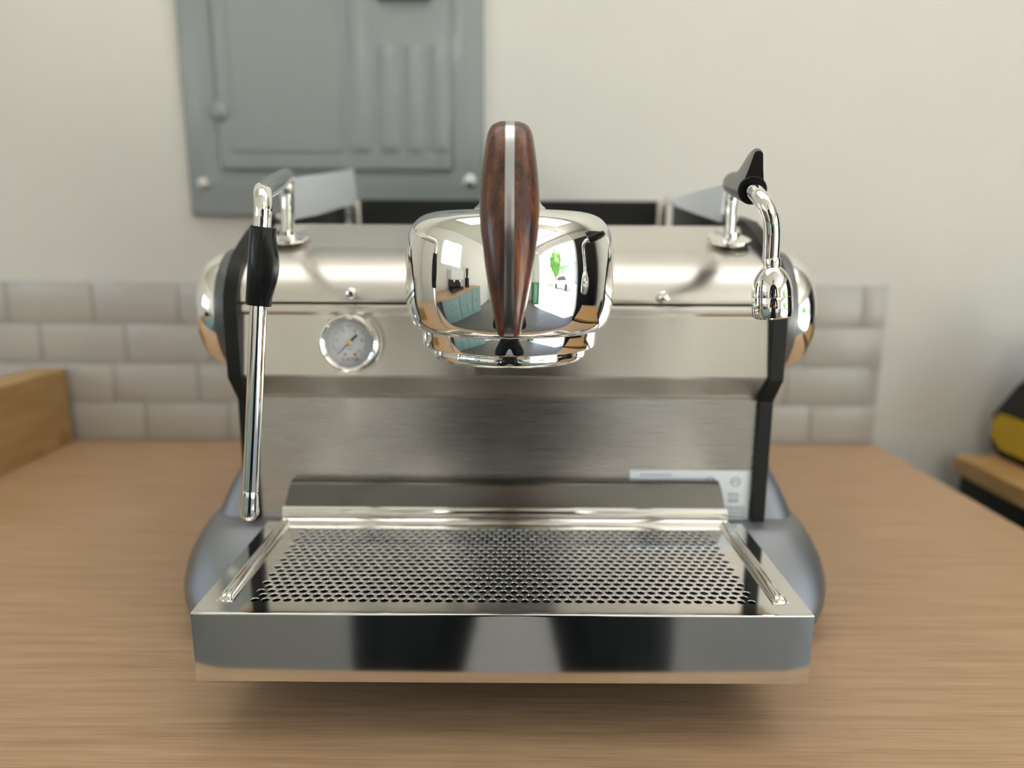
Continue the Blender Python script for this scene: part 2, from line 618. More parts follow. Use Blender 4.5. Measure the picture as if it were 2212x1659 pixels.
# ------------------------------------------------------------------ electrical panel on the wall
EPX0, EPX1, EPZ0, EPZ1 = -0.552, -0.0495, 0.4025, 1.28
EY = 1.292
ep = thing('electrical_panel', 'large grey metal electrical panel mounted on the wall behind the machine', 'electrical panel', ((EPX0 + EPX1) / 2, ROOM_B, EPZ0))
b = B()
rings = []
for ins, y, bot in ((0.0, ROOM_B, 0.0), (0.0, 1.306, 0.0), (0.004, 1.3025, 0.004), (0.028, 1.2935, 0.046), (0.034, EY, 0.054), (0.040, EY, 0.060)):
    rings.append([b.verts.new(p) for p in ((EPX0 + ins, y, EPZ0 + bot), (EPX1 - ins, y, EPZ0 + bot), (EPX1 - ins, y, EPZ1 - ins), (EPX0 + ins, y, EPZ1 - ins))])
ring_faces(b, rings)
HARD.append(b)
obj('cover', b, M['panel'], ep, sharp=60)
DX0, DX1, DZ0, DZ1 = -0.490, -0.1015, 0.476, 1.2
door = obj('door', box(B(), DX0, DX1, EY - 0.0085, EY + 0.002, DZ0, DZ1, 0.0065, 3), M['panel'], ep)
b = B()
box(b, DX0 + 0.028, -0.283, EY - 0.0108, EY - 0.008, DZ0 + 0.03, DZ1 - 0.03, 0.002, 2)
obj('raised_field', b, M['panel'], door)
for x0, x1, zt in ((-0.270, -0.236, DZ1 - 0.03), (-0.221, -0.190, 0.672), (-0.178, -0.148, 0.672), (-0.136, -0.108, 0.672)):
    prof = [(x0 + (x1 - x0) * (0.5 - 0.5 * cos(pi * i / 10)), EY - 0.0080 - 0.0060 * sin(pi * i / 10)) for i in range(11)]
    b = B()
    a0 = [b.verts.new((x, y, DZ0 + 0.035)) for x, y in prof]
    a1 = [b.verts.new((x, y, zt)) for x, y in prof]
    ring_faces(b, [a0, a1], True, True)
    obj('pressed_rib', b, M['panel'], door)
b = box(B(), -0.2165, -0.134, EY - 0.020, EY - 0.010, 0.738, 0.80, 0.003, 2)
obj('latch', b, M['panel_dark'], door)
b = lathe(B(), [(0.014, 0), (0.013, 0.004), (0.008, 0.008), (0, 0.009)], (-0.4835, EY - 0.008, 0.568), (0, -1, 0), 20)
obj('door_button', b, M['panel'], door)
for x, z in ((-0.524, 0.455), (-0.0735, 0.461), (-0.524, 1.22), (-0.0735, 1.22)):
    b = lathe(B(), [(0.0115, 0), (0.0105, 0.004), (0.006, 0.007), (0, 0.0078)], (x, EY + 0.005, z), (0, -1, 0), 20)
    obj('cover_screw', b, M['screw'], ep)

# ------------------------------------------------------------------ pine board, side bench, tool
b = box(B(), -0.850, -0.796, 0.80, 1.300, 0.0, 0.136, 0.003, 2)
tag(obj('pine_board', b, M['pine']), 'thick knotty pine board standing on edge on the left of the counter', 'board')

bench = thing('side_bench', 'low black bench with a pale wooden top beyond the right end of the counter', 'bench', (1.15, 1.0, FLOOR_Z))
obj('bench_top', box(B(), 0.783, 1.62, 0.40, 1.262, -0.036, -0.004, 0.004, 2), M['benchwood'], bench)
obj('bench_body', box(B(), 0.790, 1.60, 0.42, 1.25, FLOOR_Z, -0.0362, 0.003, 1), M['chestblack'], bench)
tool = thing('tool_charger', 'black power tool charger with a yellow front panel on the wooden bench', 'power tool', (1.0, 1.2, -0.004))
b = prism_x(B(), [(1.240, -0.004), (1.268, 0.004), (1.278, 0.022), (1.278, 0.066), (1.225, 0.128), (1.18, 0.165), (1.08, 0.165), (1.04, 0.13), (1.03, -0.004)], 0.853, 1.06)
bevel_all(b, 0.005, 2)
obj('tool_body', b, M['plastic'], tool)
b = prism_x(B(), [(1.05, 0.012), (1.240, 0.012), (1.268, 0.030), (1.268, 0.058), (1.255, 0.072), (1.05, 0.072)], 0.847, 0.8525)
bevel_all(b, 0.002, 2)
obj('yellow_panel', b, M['yellow'], tool)
obj('tool_handle', tube(B(), [(0.90, 1.19, 0.150), (0.890, 1.21, 0.185), (0.885, 1.21, 0.200), (0.905, 1.18, 0.214), (0.92, 1.10, 0.214), (0.92, 1.08, 0.150)], 0.011, 12, 4), M['plastic'], tool)

# ------------------------------------------------------------------ THE ESPRESSO MACHINE
CX = -0.006
mach = thing('espresso_machine', 'steel single group espresso machine with chrome group and rosewood paddle', 'espresso machine', (CX, 0.85, 0.0))
XI, XO = 0.2445, 0.2570


def X(v):
    return CX + v


# --- chassis behind the panels
obj('chassis', box(B(), X(-0.24), X(0.24), 0.715, 1.13, 0.055, 0.352, 0.004, 1), M['black'], mach)
# backsplash (lower panel) with chamfer up to the upper panel
b = prism_x(B(), [(0.700, 0.062), (0.700, 0.2165), (0.703, 0.2190), (0.712, 0.2190), (0.712, 0.062)], X(-XI), X(XI))
bevel_all(b, 0.0008, 2)
obj('backsplash', b, M['brushed_dark'], mach)
# front panel: chamfered underside, flat face, rolled top edge
b = prism_x(B(), [(0.7005, 0.2195), (0.6775, 0.2415), (0.6765, 0.2440), (0.6816, 0.2975), (0.6820, 0.2990), (0.6795, 0.3020), (0.6795, 0.3065), (0.6810, 0.3088),
                  (0.712, 0.3088), (0.712, 0.2195)], X(-XI), X(XI))
bevel_all(b, 0.0009, 3, 15)
obj('front_panel', b, M['brushed'], mach)
# curved shoulder above the seam
sh = [(0.6795, 0.3112), (0.6800, 0.3150), (0.6825, 0.3225), (0.6880, 0.3315), (0.6965, 0.3405), (0.7080, 0.3487), (0.7215, 0.3550), (0.7360, 0.3596)]
sh = [(p.x, p.y) for p in catmull([(y, z, 0) for y, z in sh], 5)]
prof = sh + [(0.7385, 0.3606), (0.790, 0.3815), (0.80, 0.3825), (0.80, 0.352), (0.715, 0.335), (0.715, 0.3112)]
b = prism_x(B(), prof, X(-XI), X(XI))
obj('shoulder_panel', b, M['brushed'], mach, sharp=14)
obj('top_plate', box(B(), X(-XI), X(XI), 0.8005, 1.13, 0.370, 0.3825, 0.002, 2), M['brushed'], mach)
# side panels
side = [(0.694, 0.050), (0.694, 0.2165), (0.6725, 0.2415), (0.6725, 0.300), (0.6750, 0.3170), (0.6820, 0.3300), (0.6905, 0.3420), (0.7020, 0.3520), (0.7200, 0.3625),
        (0.745, 0.3745), (0.780, 0.3870), (0.82, 0.392), (1.14, 0.425), (1.14, 0.050)]
for s in (-1, 1):
    b = prism_x(B(), side, X(s * XI), X(s * XO))
    bevel_all(b, 0.0012, 2)
    sp = obj('side_panel', b, M['black'], mach, sharp=25)
    b = lathe(B(), [(0.0615, 0.0), (0.0618, 0.013), (0.0605, 0.0175), (0.052, 0.0175)], (X(s * XO), 0.755, 0.2965), (s, 0, 0), 64)
    obj('cap_ring', b, M['ringgrey'], sp)
    b = lathe(B(), [(0.0585, 0.0170), (0.0582, 0.0210), (0.0562, 0.0285), (0.0518, 0.0360), (0.0440, 0.0415), (0.030, 0.0448), (0.014, 0.0462), (0.0, 0.0465)], (X(s * XO), 0.755, 0.2965), (s, 0, 0), 64, sm=4)
    obj('round_side_cap', b, M['chrome'], sp)

# --- cup rails, protective film, back board
obj('back_board', box(B(), X(-0.225), X(0.225), 1.125, 1.15, 0.383, 0.4225, 0.003, 2), M['black'], mach)
for s in (-1, 1):
    b = B()
    pr = [(0.80, 0.3845), (0.80, 0.3930), (1.12, 0.4290), (1.15, 0.4290), (1.15, 0.4190), (1.12, 0.4190)]
    prism_x(b, pr, X(s * 0.232), X(s * 0.244))
    bevel_all(b, 0.0015, 2)
    rail = obj('cup_rail', b, M['brushed'], mach)
    obj('rail_post', box(B(), X(s * 0.222) - 0.007, X(s * 0.222) + 0.007, 1.10, 1.122, 0.3826, 0.4200, 0.002, 2), M['brushed'], rail)
# milky film still stuck to the rails
for s, pts in ((-1, [(0.79, 0.3850, 0.427), (0.90, 0.394, 0.4395), (1.02, 0.407, 0.4535), (1.15, 0.4185, 0.4680)]),
               (1, [(0.82, 0.3870, 0.4260), (0.90, 0.3965, 0.4262), (1.0, 0.4085, 0.4250), (1.08, 0.4210, 0.4245)])):
    b = B()
    rings = []
    for y, z0, z1 in pts:
        xx = X(s * 0.2290) + s * 0.004 * sin(y * 11)
        rings.append([b.verts.new(p) for p in ((xx - 0.0008, y, z0), (xx + 0.0008, y, z0), (xx + 0.0008 + s * 0.004, y, z1), (xx - 0.0008 + s * 0.004, y, z1))])
    ring_faces(b, rings)
    obj('protective_film', b, M['film'], mach, sharp=60)

# --- screws over the seam
for x, z in ((-0.1467, 0.3186), (0.1375, 0.3172)):
    b = lathe(B(), [(0.0030, 0.0), (0.0030, 0.003), (0.0056, 0.0035), (0.0056, 0.0050), (0.0050, 0.0068), (0.0034, 0.0080), (0.0018, 0.0084), (0.0016, 0.0074), (0, 0.0074)], (x, 0.681, z), (0, -1, 0.15), 28)
    obj('seam_screw', b, M['chrome'], mach)

# --- certification label on the backsplash
lab = obj('certification_label', box(B(), 0.1168, 0.2367, 0.6994, 0.7001, 0.068, 0.1455), M['paper'], mach)


def bars(bm, x0, x1, z, h, y=0.6991):
    x = x0
    while x < x1:
        w = random.uniform(0.0008, 0.0022)
        box(bm, x, min(x + w, x1), y, y + 0.0005, z, z + h)
        x += w + random.uniform(0.0004, 0.0009)


b = B()
bars(b, 0.127, 0.158, 0.1404, 0.0011)
obj('small_print', b, M['ink'], lab)
b = B()
for z, h in ((0.1208, .0012), (0.1180, .0010), (0.1150, .0011), (0.1128, .0013)):
    bars(b, 0.2155, 0.2255, z, h)
for z, h in ((0.1075, .0009), (0.1048, .0014), (0.1012, .0015), (0.0972, .0012), (0.093, .0015), (0.089, 0.0015), (0.084, 0.0015), (0.078, 0.0015)):
    bars(b, 0.2135, 0.2325, z, h)
obj('small_print', b, M['ink'], lab)
for cx_ in (0.1966, 0.2215):
    b = B()
    n = 28
    for r0, r1 in ((0.0048, 0.0041),):
        A = [b.verts.new((cx_ + r0 * cos(2 * pi * i / n), 0.6991, 0.1340 + r0 * sin(2 * pi * i / n))) for i in range(n)]
        C = [b.verts.new((cx_ + r1 * cos(2 * pi * i / n), 0.6991, 0.1340 + r1 * sin(2 * pi * i / n))) for i in range(n)]
        ring_faces(b, [A, C], True, False)
    obj('certification_mark', b, M['ink'], lab, smooth=False)
    text_mesh('mark_letters', 'ETL', 0.0042, M['ink'], lab, Matrix.Translation((cx_, 0.6991, 0.1340)) @ Matrix.Rotation(pi / 2, 4, 'X'), 0.00008)

# --- pressure gauge
GX, GZ = -0.1478, 0.2757
ga = obj('pressure_gauge', lathe(B(), [(0.0225, 0.0), (0.0225, 0.004), (0.0262, 0.0055), (0.0270, 0.010), (0.0270, 0.0175), (0.0258, 0.0210), (0.0240, 0.0222), (0.0222, 0.0212), (0.0210, 0.0165), (0.0208, 0.0120), (0, 0.0120)],
                                 (GX, 0.6805, GZ), (0, -1, 0), 64), M['chrome'], mach)
DY = 0.6805 - 0.0128
obj('dial', lathe(B(), [(0.0207, 0.0), (0.0207, 0.0006), (0, 0.0006)], (GX, DY + 0.0006, GZ), (0, -1, 0), 48), M['dial'], ga)


def dial_pt(a, r, y=DY - 0.0002):
    return Vector((GX + r * cos(a), y, GZ + r * sin(a)))


b, br = B(), B()
for k in range(51):
    a = radians(225 - 270 * k / 50)
    major = k % 5 == 0
    r0, r1, w = (0.0136, 0.0160, 0.00022) if major else (0.0146, 0.0160, 0.00012)
    t = Vector((-sin(a), 0, cos(a)))
    tgt = br if 26 <= k <= 36 and k % 5 == 0 else b
    vs = [tgt.verts.new(p) for p in (dial_pt(a, r0) - t * w, dial_pt(a, r1) - t * w, dial_pt(a, r1) + t * w, dial_pt(a, r0) + t * w)]
    tgt.faces.new(vs)
obj('tick_marks', b, M['ink'], ga, smooth=False)
obj('red_tick_marks', br, M['red'], ga, smooth=False)
for k, s in enumerate(('0', '2', '4', '6', '8', '10')):
    a = radians(225 - 54 * k)
    if k == 0:
        continue
    p = dial_pt(a, 0.0113)
    text_mesh('numeral', s, 0.0040, M['red'] if k in (3, 4) else M['ink'], ga, Matrix.Translation(p) @ Matrix.Rotation(pi / 2, 4, 'X'), 0.00005)
text_mesh('unit_lettering', 'bar', 0.0032, M['ink'], ga, Matrix.Translation((GX, DY - 0.0002, GZ - 0.0060)) @ Matrix.Rotation(pi / 2, 4, 'X'), 0.00005)
text_mesh('brand_lettering', 'SLAYER', 0.0050, M['red'], ga, Matrix.Translation((GX, DY - 0.0002, GZ - 0.0158)) @ Matrix.Rotation(pi / 2, 4, 'X') @ Matrix.Scale(1.0, 4), 0.00005)
a = radians(225)
b = B()
u, t = Vector((cos(a), 0, sin(a))), Vector((-sin(a), 0, cos(a)))
o0 = Vector((GX, DY - 0.0014, GZ))
rings = []
for d, w in ((-0.0098, 0.0009), (-0.003, 0.0008), (0.002, 0.0006), (0.0155, 0.00018)):
    c = o0 + u * d
    rings.append([b.verts.new(c + t * w), b.verts.new(c - t * w), b.verts.new(c - t * w + Vector((0, 0.0004, 0))), b.verts.new(c + t * w + Vector((0, 0.0004, 0)))])
ring_faces(b, rings)
obj('needle', b, M['needle'], ga, smooth=False)
obj('needle_hub', lathe(B(), [(0.0026, 0), (0.0026, 0.0016), (0.0020, 0.0021), (0, 0.0022)], (GX, DY - 0.0004, GZ), (0, -1, 0), 24), M['brass'], ga)
for dx in (-0.0046, 0.0046):
    obj('dial_rivet', lathe(B(), [(0.0015, 0), (0.0013, 0.0006), (0, 0.0008)], (GX + dx, DY - 0.0001, GZ - 0.0108), (0, -1, 0), 16), M['brass'], ga)
obj('gauge_glass', lathe(B(), [(0.0209, 0.0), (0.0, 0.0004)], (GX, 0.6805 - 0.0165, GZ), (0, -1, 0), 40, cap=False), M['glass'], ga)

# --- group head
GHX, GHY = -0.0023, 0.600
dome = [(0.0, 0.3912), (0.022, 0.3912), (0.046, 0.3908), (0.060, 0.3893), (0.0700, 0.3858), (0.0766, 0.3793), (0.0803, 0.3700), (0.0824, 0.3575), (0.0834, 0.3440), (0.0834, 0.3330), (0.0825, 0.3190), (0.0802, 0.3080), (0.0775, 0.3025), (0.0748, 0.2998)]
dome = [(p.x, p.y) for p in catmull([(r, h, 0) for r, h in dome], 6)]
gh = obj('group_head', lathe(B(), dome + [(0.0730, 0.2988), (0.066, 0.2988)], (GHX, GHY, 0), (0, 0, 1), 128, cap=False), M['chrome'], mach, sharp=40)
obj('group_ring', lathe(B(), [(0.066, 0.3010), (0.0697, 0.2992), (0.0702, 0.2985), (0.0702, 0.2868), (0.0694, 0.2855), (0.0650, 0.2838), (0.0625, 0.2828), (0.05, 0.2828)], (GHX, GHY, 0), (0, 0, 1), 128, cap=False), M['chrome'], gh)
obj('group_lip', lathe(B(), [(0.058, 0.2840), (0.0612, 0.2827), (0.0618, 0.2817), (0.0618, 0.2782), (0.0606, 0.2757), (0.0585, 0.2745), (0.050, 0.2743), (0.048, 0.280), (0.0, 0.280)], (GHX, GHY, 0), (0, 0, 1), 128, cap=False), M['chrome'], gh)
for dx in (-0.0062, 0.0048):
    yy = GHY - sqrt(0.0614 ** 2 - (dx) ** 2)
    obj('grub_screw', lathe(B(), [(0.0018, -0.001), (0.0018, 0.0006), (0.0010, 0.0006), (0.0009, 0.0001), (0, 0.0001)], (GHX + dx, yy, 0.2800), (dx, -0.06, 0), 12), M['black'], gh)
# group neck that joins the panel
obj('group_neck', box(B(), GHX - 0.05, GHX + 0.05, 0.655, 0.681, 0.305, 0.375, 0.006, 2), M['chrome'], gh)
# paddle pivot on the dome
pad = obj('brew_paddle', lathe(B(), [(0.0, 0.3905), (0.0285, 0.3905), (0.0285, 0.3925), (0.0255, 0.3950), (0.0225, 0.3990), (0.0215, 0.4050), (0.0215, 0.4170), (0.0200, 0.4200), (0, 0.4205)], (GHX, GHY, 0), (0, 0, 1), 48), M['chrome'], mach)
tube(bm := B(), [(GHX, 0.590, 0.4080), (GHX, 0.555, 0.4080), (GHX, 0.525, 0.406), (GHX, 0.500, 0.402)], 0.0080, 16, 4)
obj('paddle_arm', bm, M['chrome'], pad)
# handle: two rosewood scales on a steel tang, standing in front of the dome
HZ = [(0.3070, 0.0070, 0.4870, 0.0075), (0.3095, 0.0081, 0.4868, 0.0095), (0.3145, 0.0090, 0.4866, 0.0112), (0.3265, 0.0114, 0.4868, 0.0128), (0.3445, 0.0145, 0.4880, 0.0138), (0.3615, 0.0172, 0.4900, 0.0145), (0.3800, 0.0192, 0.4935, 0.0150),
      (0.3955, 0.0195, 0.4980, 0.0150), (0.4090, 0.0188, 0.5030, 0.0148), (0.4205, 0.0176, 0.5080, 0.0142), (0.4325, 0.0160, 0.5140, 0.0132), (0.4395, 0.0145, 0.5180, 0.0120), (0.4440, 0.0120, 0.5208, 0.0095), (0.4462, 0.0080, 0.5222, 0.0060)]
za = catmull([(z, w, y) for z, w, y, t in HZ], 4)
zb = catmull([(z, t, 0) for z, w, y, t in HZ], 4)
HCX = -0.0022
T2 = 0.0030
for s in (-1, 1):
    b = B()
    rings = []
    n = 18
    for A_, B_ in zip(za, zb):
        z, w, yc, t = A_.x, A_.y, A_.z, B_.y
        ring = []
        for i in range(n + 1):
            th = -pi / 2 + pi * i / n
            ring.append(b.verts.new((HCX + s * (T2 + (max(w - T2, 0.001)) * abs(cos(th)) ** 0.85), yc + t * sin(th), z)))
        rings.append(ring)
    ring_faces(b, rings, True, True)
    obj('wooden_scale', b, M['rosewood'], pad, sharp=50)
b = B()
rings = []
for A_, B_ in zip(za, zb):
    z, yc, t = A_.x, A_.z, B_.y + 0.0004
    rings.append([b.verts.new(p) for p in ((HCX - T2, yc + t, z), (HCX - T2, yc - t, z), (HCX, yc - t - 0.0003, z), (HCX + T2, yc - t, z), (HCX + T2, yc + t, z))])
ring_faces(b, rings)
obj('steel_tang', b, M['tang'], pad, sharp=60)


# --- steam wand (left)
def flange(parent, x, y, z):
    lathe(bm := B(), [(0.008, -0.006), (0.0205, -0.0012), (0.0212, 0.0004), (0.0208, 0.0018), (0.0150, 0.0028), (0.0090, 0.0038), (0.0082, 0.008), (0, 0.008)], (x, y, z), (0, -0.30, 0.95), 40)
    obj('flange', bm, M['chrome'], parent)


RW = 0.0061
w_pts = [(-0.2220, 0.745, 0.364), (-0.2207, 0.745, 0.395), (-0.2197, 0.7445, 0.4130), (-0.2178, 0.738, 0.4225), (-0.2130, 0.720, 0.4250), (-0.1955, 0.630, 0.4130), (-0.1820, 0.562, 0.4040), (-0.1765, 0.539, 0.3995), (-0.1742, 0.5305, 0.3900),
         (-0.1756, 0.530, 0.3762), (-0.1780, 0.530, 0.3550), (-0.1832, 0.530, 0.3050), (-0.1905, 0.530, 0.2350), (-0.1962, 0.530, 0.1834)]
wand = obj('steam_wand', tube(B(), w_pts, [RW, RW, RW, 0.0066, 0.0072, 0.0078, 0.0074, 0.0066] + [RW] * 6, 24, 8), M['chrome'], mach, sharp=60)
flange(wand, -0.2222, 0.745, 0.3690)
wd = (Vector(w_pts[-1]) - Vector(w_pts[-2])).normalized()
tip = Vector(w_pts[-1])
b = lathe(B(), [(0.0, -0.0005), (0.0058, -0.0005), (0.0062, 0.0004), (0.0063, 0.006), (0.0067, 0.0130), (0.0073, 0.0178), (0.0070, 0.0198), (0.0042, 0.0235), (0.0020, 0.0243), (0, 0.0243)], tip, wd, 20)
obj('steam_tip', b, M['chrome'], wand)
# steam tip holes
for dx in (-0.0022, 0.0022):
    p = tip + wd * 0.0224 + Vector((dx, -0.0036, 0))
    obj('steam_hole', lathe(B(), [(0.0005, -0.0004), (0.0005, 0.0003), (0, 0.0003)], p, (dx * 60, -0.6, -0.7), 8), M['black'], wand)
# grip with a curved thumb fin
g0, g1 = Vector((-0.1753, 0.530, 0.3770)), Vector((-0.1821, 0.530, 0.3222))
gd = (g1 - g0)
gl = gd.length
gd.normalize()
b = lathe(B(), [(0.0062, 0.0), (0.0080, 0.0), (0.0085, 0.0008), (0.0085, gl - 0.0008), (0.0080, gl), (0.0062, gl)], g0, gd, 32)
grip = obj('wand_grip', b, M['plastic'], wand)
b = B()
fr = Vector((-gd.z, 0, gd.x))
if fr.x < 0:
    fr = -fr
outline = []
m = 24
for i in range(m + 1):
    t = i / m
    outline.append((t * gl, 0.0085 + 0.0012 + 0.0048 * max(0, sin(pi * min(1, max(0, (t - 0.05) / 0.9)))) ** 1.4))
rings = []
for tl, ro in outline:
    c = g0 + gd * tl
    sk = -0.004 * sin(pi * tl / gl)
    rings.append([b.verts.new(c + Vector((0, -0.0062 + sk, 0)) + fr * 0.002), b.verts.new(c + fr * (ro * 0.8) + Vector((0, -0.0052 + sk, 0))), b.verts.new(c + fr * ro + Vector((0, -0.003 + sk, 0))),
                  b.verts.new(c + fr * ro + Vector((0, 0.001 + sk, 0))), b.verts.new(c + fr * (ro * 0.6) + Vector((0, 0.003, 0))), b.verts.new(c + Vector((0, 0.003, 0)))])
ring_faces(b, rings)
obj('thumb_fin', b, M['plastic'], grip, sharp=50)

# --- hot water spout (right)
s_pts = [(0.2134, 0.745, 0.364), (0.2134, 0.745, 0.390), (0.2132, 0.7445, 0.4080), (0.2115, 0.737, 0.4175), (0.2060, 0.715, 0.4205), (0.1900, 0.630, 0.4130), (0.1755, 0.560, 0.4050), (0.1738, 0.543, 0.4010), (0.1765, 0.533, 0.3935),
         (0.1800, 0.530, 0.3840), (0.1818, 0.530, 0.3720), (0.1822, 0.530, 0.3560)]
spout = obj('hot_water_spout', tube(B(), s_pts, 0.0058, 24, 8), M['chrome'], mach, sharp=60)
flange(spout, 0.2136, 0.745, 0.3690)
b = lathe(B(), [(0.0, 0.0), (0.0060, 0.0), (0.0064, 0.0008), (0.0064, 0.0055), (0.0060, 0.0060), (0.0060, 0.0066), (0.0068, 0.0070), (0.0080, 0.0084), (0.0098, 0.0106), (0.0114, 0.0134), (0.0126, 0.0164), (0.0134, 0.0198), (0.0139, 0.0234), (0.01405, 0.0268), (0.01395, 0.0270), (0.01405, 0.0272), (0.0141, 0.0385), (0.0136, 0.0412), (0.0122, 0.0424), (0.0085, 0.0424), (0.0080, 0.0410), (0.0, 0.0410)],
          (0.1826, 0.530, 0.3572), (0.085, -0.02, -1), 48)
obj('spout_nozzle', b, M['chrome'], spout, sharp=28)
h0, h1 = Vector((0.2045, 0.708, 0.4200)), Vector((0.1757, 0.561, 0.4052))
hd = h1 - h0
hl = hd.length
hd.normalize()
b = lathe(B(), [(0.0058, 0.0), (0.0095, 0.0), (0.0104, 0.0010), (0.0104, hl - 0.0012), (0.0094, hl), (0.0058, hl)], h0, hd, 32)
sg = obj('spout_grip', b, M['plastic'], spout)
upv = Vector((0.10, 0, 1.0))
upv = (upv - hd * upv.dot(hd)).normalized()
sdv = hd.cross(upv).normalized()
b = B()
rings = []
for i in range(21):
    t = i / 20
    hgt = 0.0085 + 0.0212 * (0.5 - 0.5 * cos(pi * min(1.0, t / 0.94))) ** 1.25 * (1 - 0.10 * max(0.0, (t - 0.9) / 0.1) ** 2)
    c = h0 + hd * (t * hl * 0.995)
    tk = 0.0030
    base = 0.0085
    rings.append([b.verts.new(c + sdv * base), b.verts.new(c + sdv * (tk + 0.002) + upv * (0.0085 + (hgt - 0.0085) * 0.35)), b.verts.new(c + sdv * tk + upv * (hgt - 0.0015)), b.verts.new(c + sdv * (tk * 0.4) + upv * hgt),
                  b.verts.new(c - sdv * (tk * 0.4) + upv * hgt), b.verts.new(c - sdv * tk + upv * (hgt - 0.0015)), b.verts.new(c - sdv * (tk + 0.002) + upv * (0.0085 + (hgt - 0.0085) * 0.35)), b.verts.new(c - sdv * base)])
ring_faces(b, rings)
obj('thumb_fin', b, M['plastic'], sg, sharp=45)

# --- drip tray
TZ, TB = 0.1040, 0.0490
TX, TY0, TY1 = 0.2250, 0.4900, 0.6650
b = B()
# front face: a thin pressed sheet, its lower edge drawn back half a millimetre towards the two ends
rings = []
r_ = 0.0011
arc = [(r_ * (1 - sin(t)), r_ * (1 - cos(t))) for t in (0, pi / 8, pi / 4, 3 * pi / 8, pi / 2)]
for k in range(41):
    t = -1 + 2 * k / 40
    t = math.copysign(abs(t) ** 0.8, t)
    dy = 0.00055 * t * t
    end = abs(t) > 0.9999
    pr = [(TY0 + 0.0035, TB)] + [(TY0 + dy + b_, TB + a_) for a_, b_ in reversed(arc)][::-1]
    lo = [(TY0 + dy + r_ * (1 - sin(u)), TB + r_ * (1 - cos(u))) for u in (0, pi / 8, pi / 4, 3 * pi / 8, pi / 2)]
    hi = [(TY0 + r_ * (1 - cos(u)), TZ - r_ * (1 - sin(u))) for u in (0, pi / 8, pi / 4, 3 * pi / 8, pi / 2)]
    fl = [(TY0 + dy * (1 - f), TB + r_ + (TZ - TB - 2 * r_) * f) for f in (0.012, 0.03, 0.25, 0.5, 0.75, 0.97, 0.988)]
    pr = [(TY0 + 0.0035, TB)] + lo + fl + hi + [(TY0 + 0.0035, TZ)]
    sh_ = 0.0006 if end else 0.0
    rings.append([b.verts.new((X(TX * t), y + sh_, z)) for y, z in pr])
ring_faces(b, rings)
tray = obj('drip_tray', b, M['face'], mach, sharp=40)
wt = 0.004
b = B()
# top frame: flat margins all round the grate
box(b, X(-TX), X(TX), TY0 + 0.0036, 0.5060, TZ - 0.0022, TZ)
box(b, X(-TX), X(-0.2030), 0.5060, TY1, TZ - 0.0022, TZ)
box(b, X(0.2030), X(TX), 0.5060, TY1, TZ - 0.0022, TZ)
obj('top_frame', b, M['polished'], tray)
b = B()
box(b, X(-TX), X(-TX) + 0.003, TY0 + 0.0036, TY1, TB, TZ - 0.0023)
box(b, X(TX) - 0.003, X(TX), TY0 + 0.0036, TY1, TB, TZ - 0.0023)
box(b, X(-TX) + 0.0031, X(TX) - 0.0031, TY0 + 0.0036, 0.698, TB, TB + 0.003)
obj('tray_pan', b, M['polished'], tray)
# side beads
for s in (-1, 1):
    prof = [(0.2020, TZ - 0.003), (0.2020, TZ + 0.0004), (0.2032, TZ + 0.0030), (0.2050, TZ + 0.0042), (0.2068, TZ + 0.0044), (0.2078, TZ + 0.0034), (0.2090, TZ + 0.0040), (0.2108, TZ + 0.0036), (0.2124, TZ + 0.0020), (0.2132, TZ)]
    b = B()
    rings = []
    for y, k in ((0.5085, 0.25), (0.5110, 0.8), (0.5150, 1.0), (0.590, 1.0), (0.6700, 1.0)):
        rings.append([b.verts.new((X(s * x), y, TZ - 0.003 + (z - TZ + 0.003) * k if z > TZ else z)) for x, z in prof])
    ring_faces(b, rings, True, True)
    obj('side_bead', b, M['polished'], tray, sharp=60)
# back bead, lip and sloped deflector
b = prism_x(B(), [(0.6565, TZ - 0.0005), (0.6575, TZ + 0.0020), (0.6610, TZ + 0.0052), (0.6660, TZ + 0.0064), (0.6690, TZ + 0.0050), (0.6705, TZ - 0.001)], X(-0.2090), X(0.2090))
obj('back_bead', b, M['polished'], tray, sharp=50)
b = B()
rings = []
for hw, pr in ((0.2135, None),):
    lip = [(0.6708, 0.1045), (0.6712, 0.1105), (0.6722, 0.1138), (0.6738, 0.1152), (0.6752, 0.1148), (0.6760, 0.1135), (0.6760, 0.1045)]
    prism_x(b, lip, X(-hw), X(hw))
obj('back_lip', b, M['polished'], tray, sharp=50)
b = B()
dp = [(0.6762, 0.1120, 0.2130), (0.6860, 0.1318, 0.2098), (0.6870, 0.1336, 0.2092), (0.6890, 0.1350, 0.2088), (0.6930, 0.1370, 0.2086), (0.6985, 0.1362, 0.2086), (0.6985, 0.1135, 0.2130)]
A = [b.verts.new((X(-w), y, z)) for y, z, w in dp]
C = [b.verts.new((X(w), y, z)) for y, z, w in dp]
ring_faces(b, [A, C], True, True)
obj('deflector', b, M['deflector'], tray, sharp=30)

# perforated grate: every hole is cut through
PX, NC, NR = 0.00810, 47, 20
PY = PX * 0.866
GY0, GXC = 0.5120, -0.0036
b = B()
zt = TZ - 0.0006
SEG = 18
seen = {}


def gv(x, y, z):
    k = (round(x, 5), round(y, 5), round(z, 5))
    if k not in seen:
        seen[k] = b.verts.new((x, y, z))
    return seen[k]


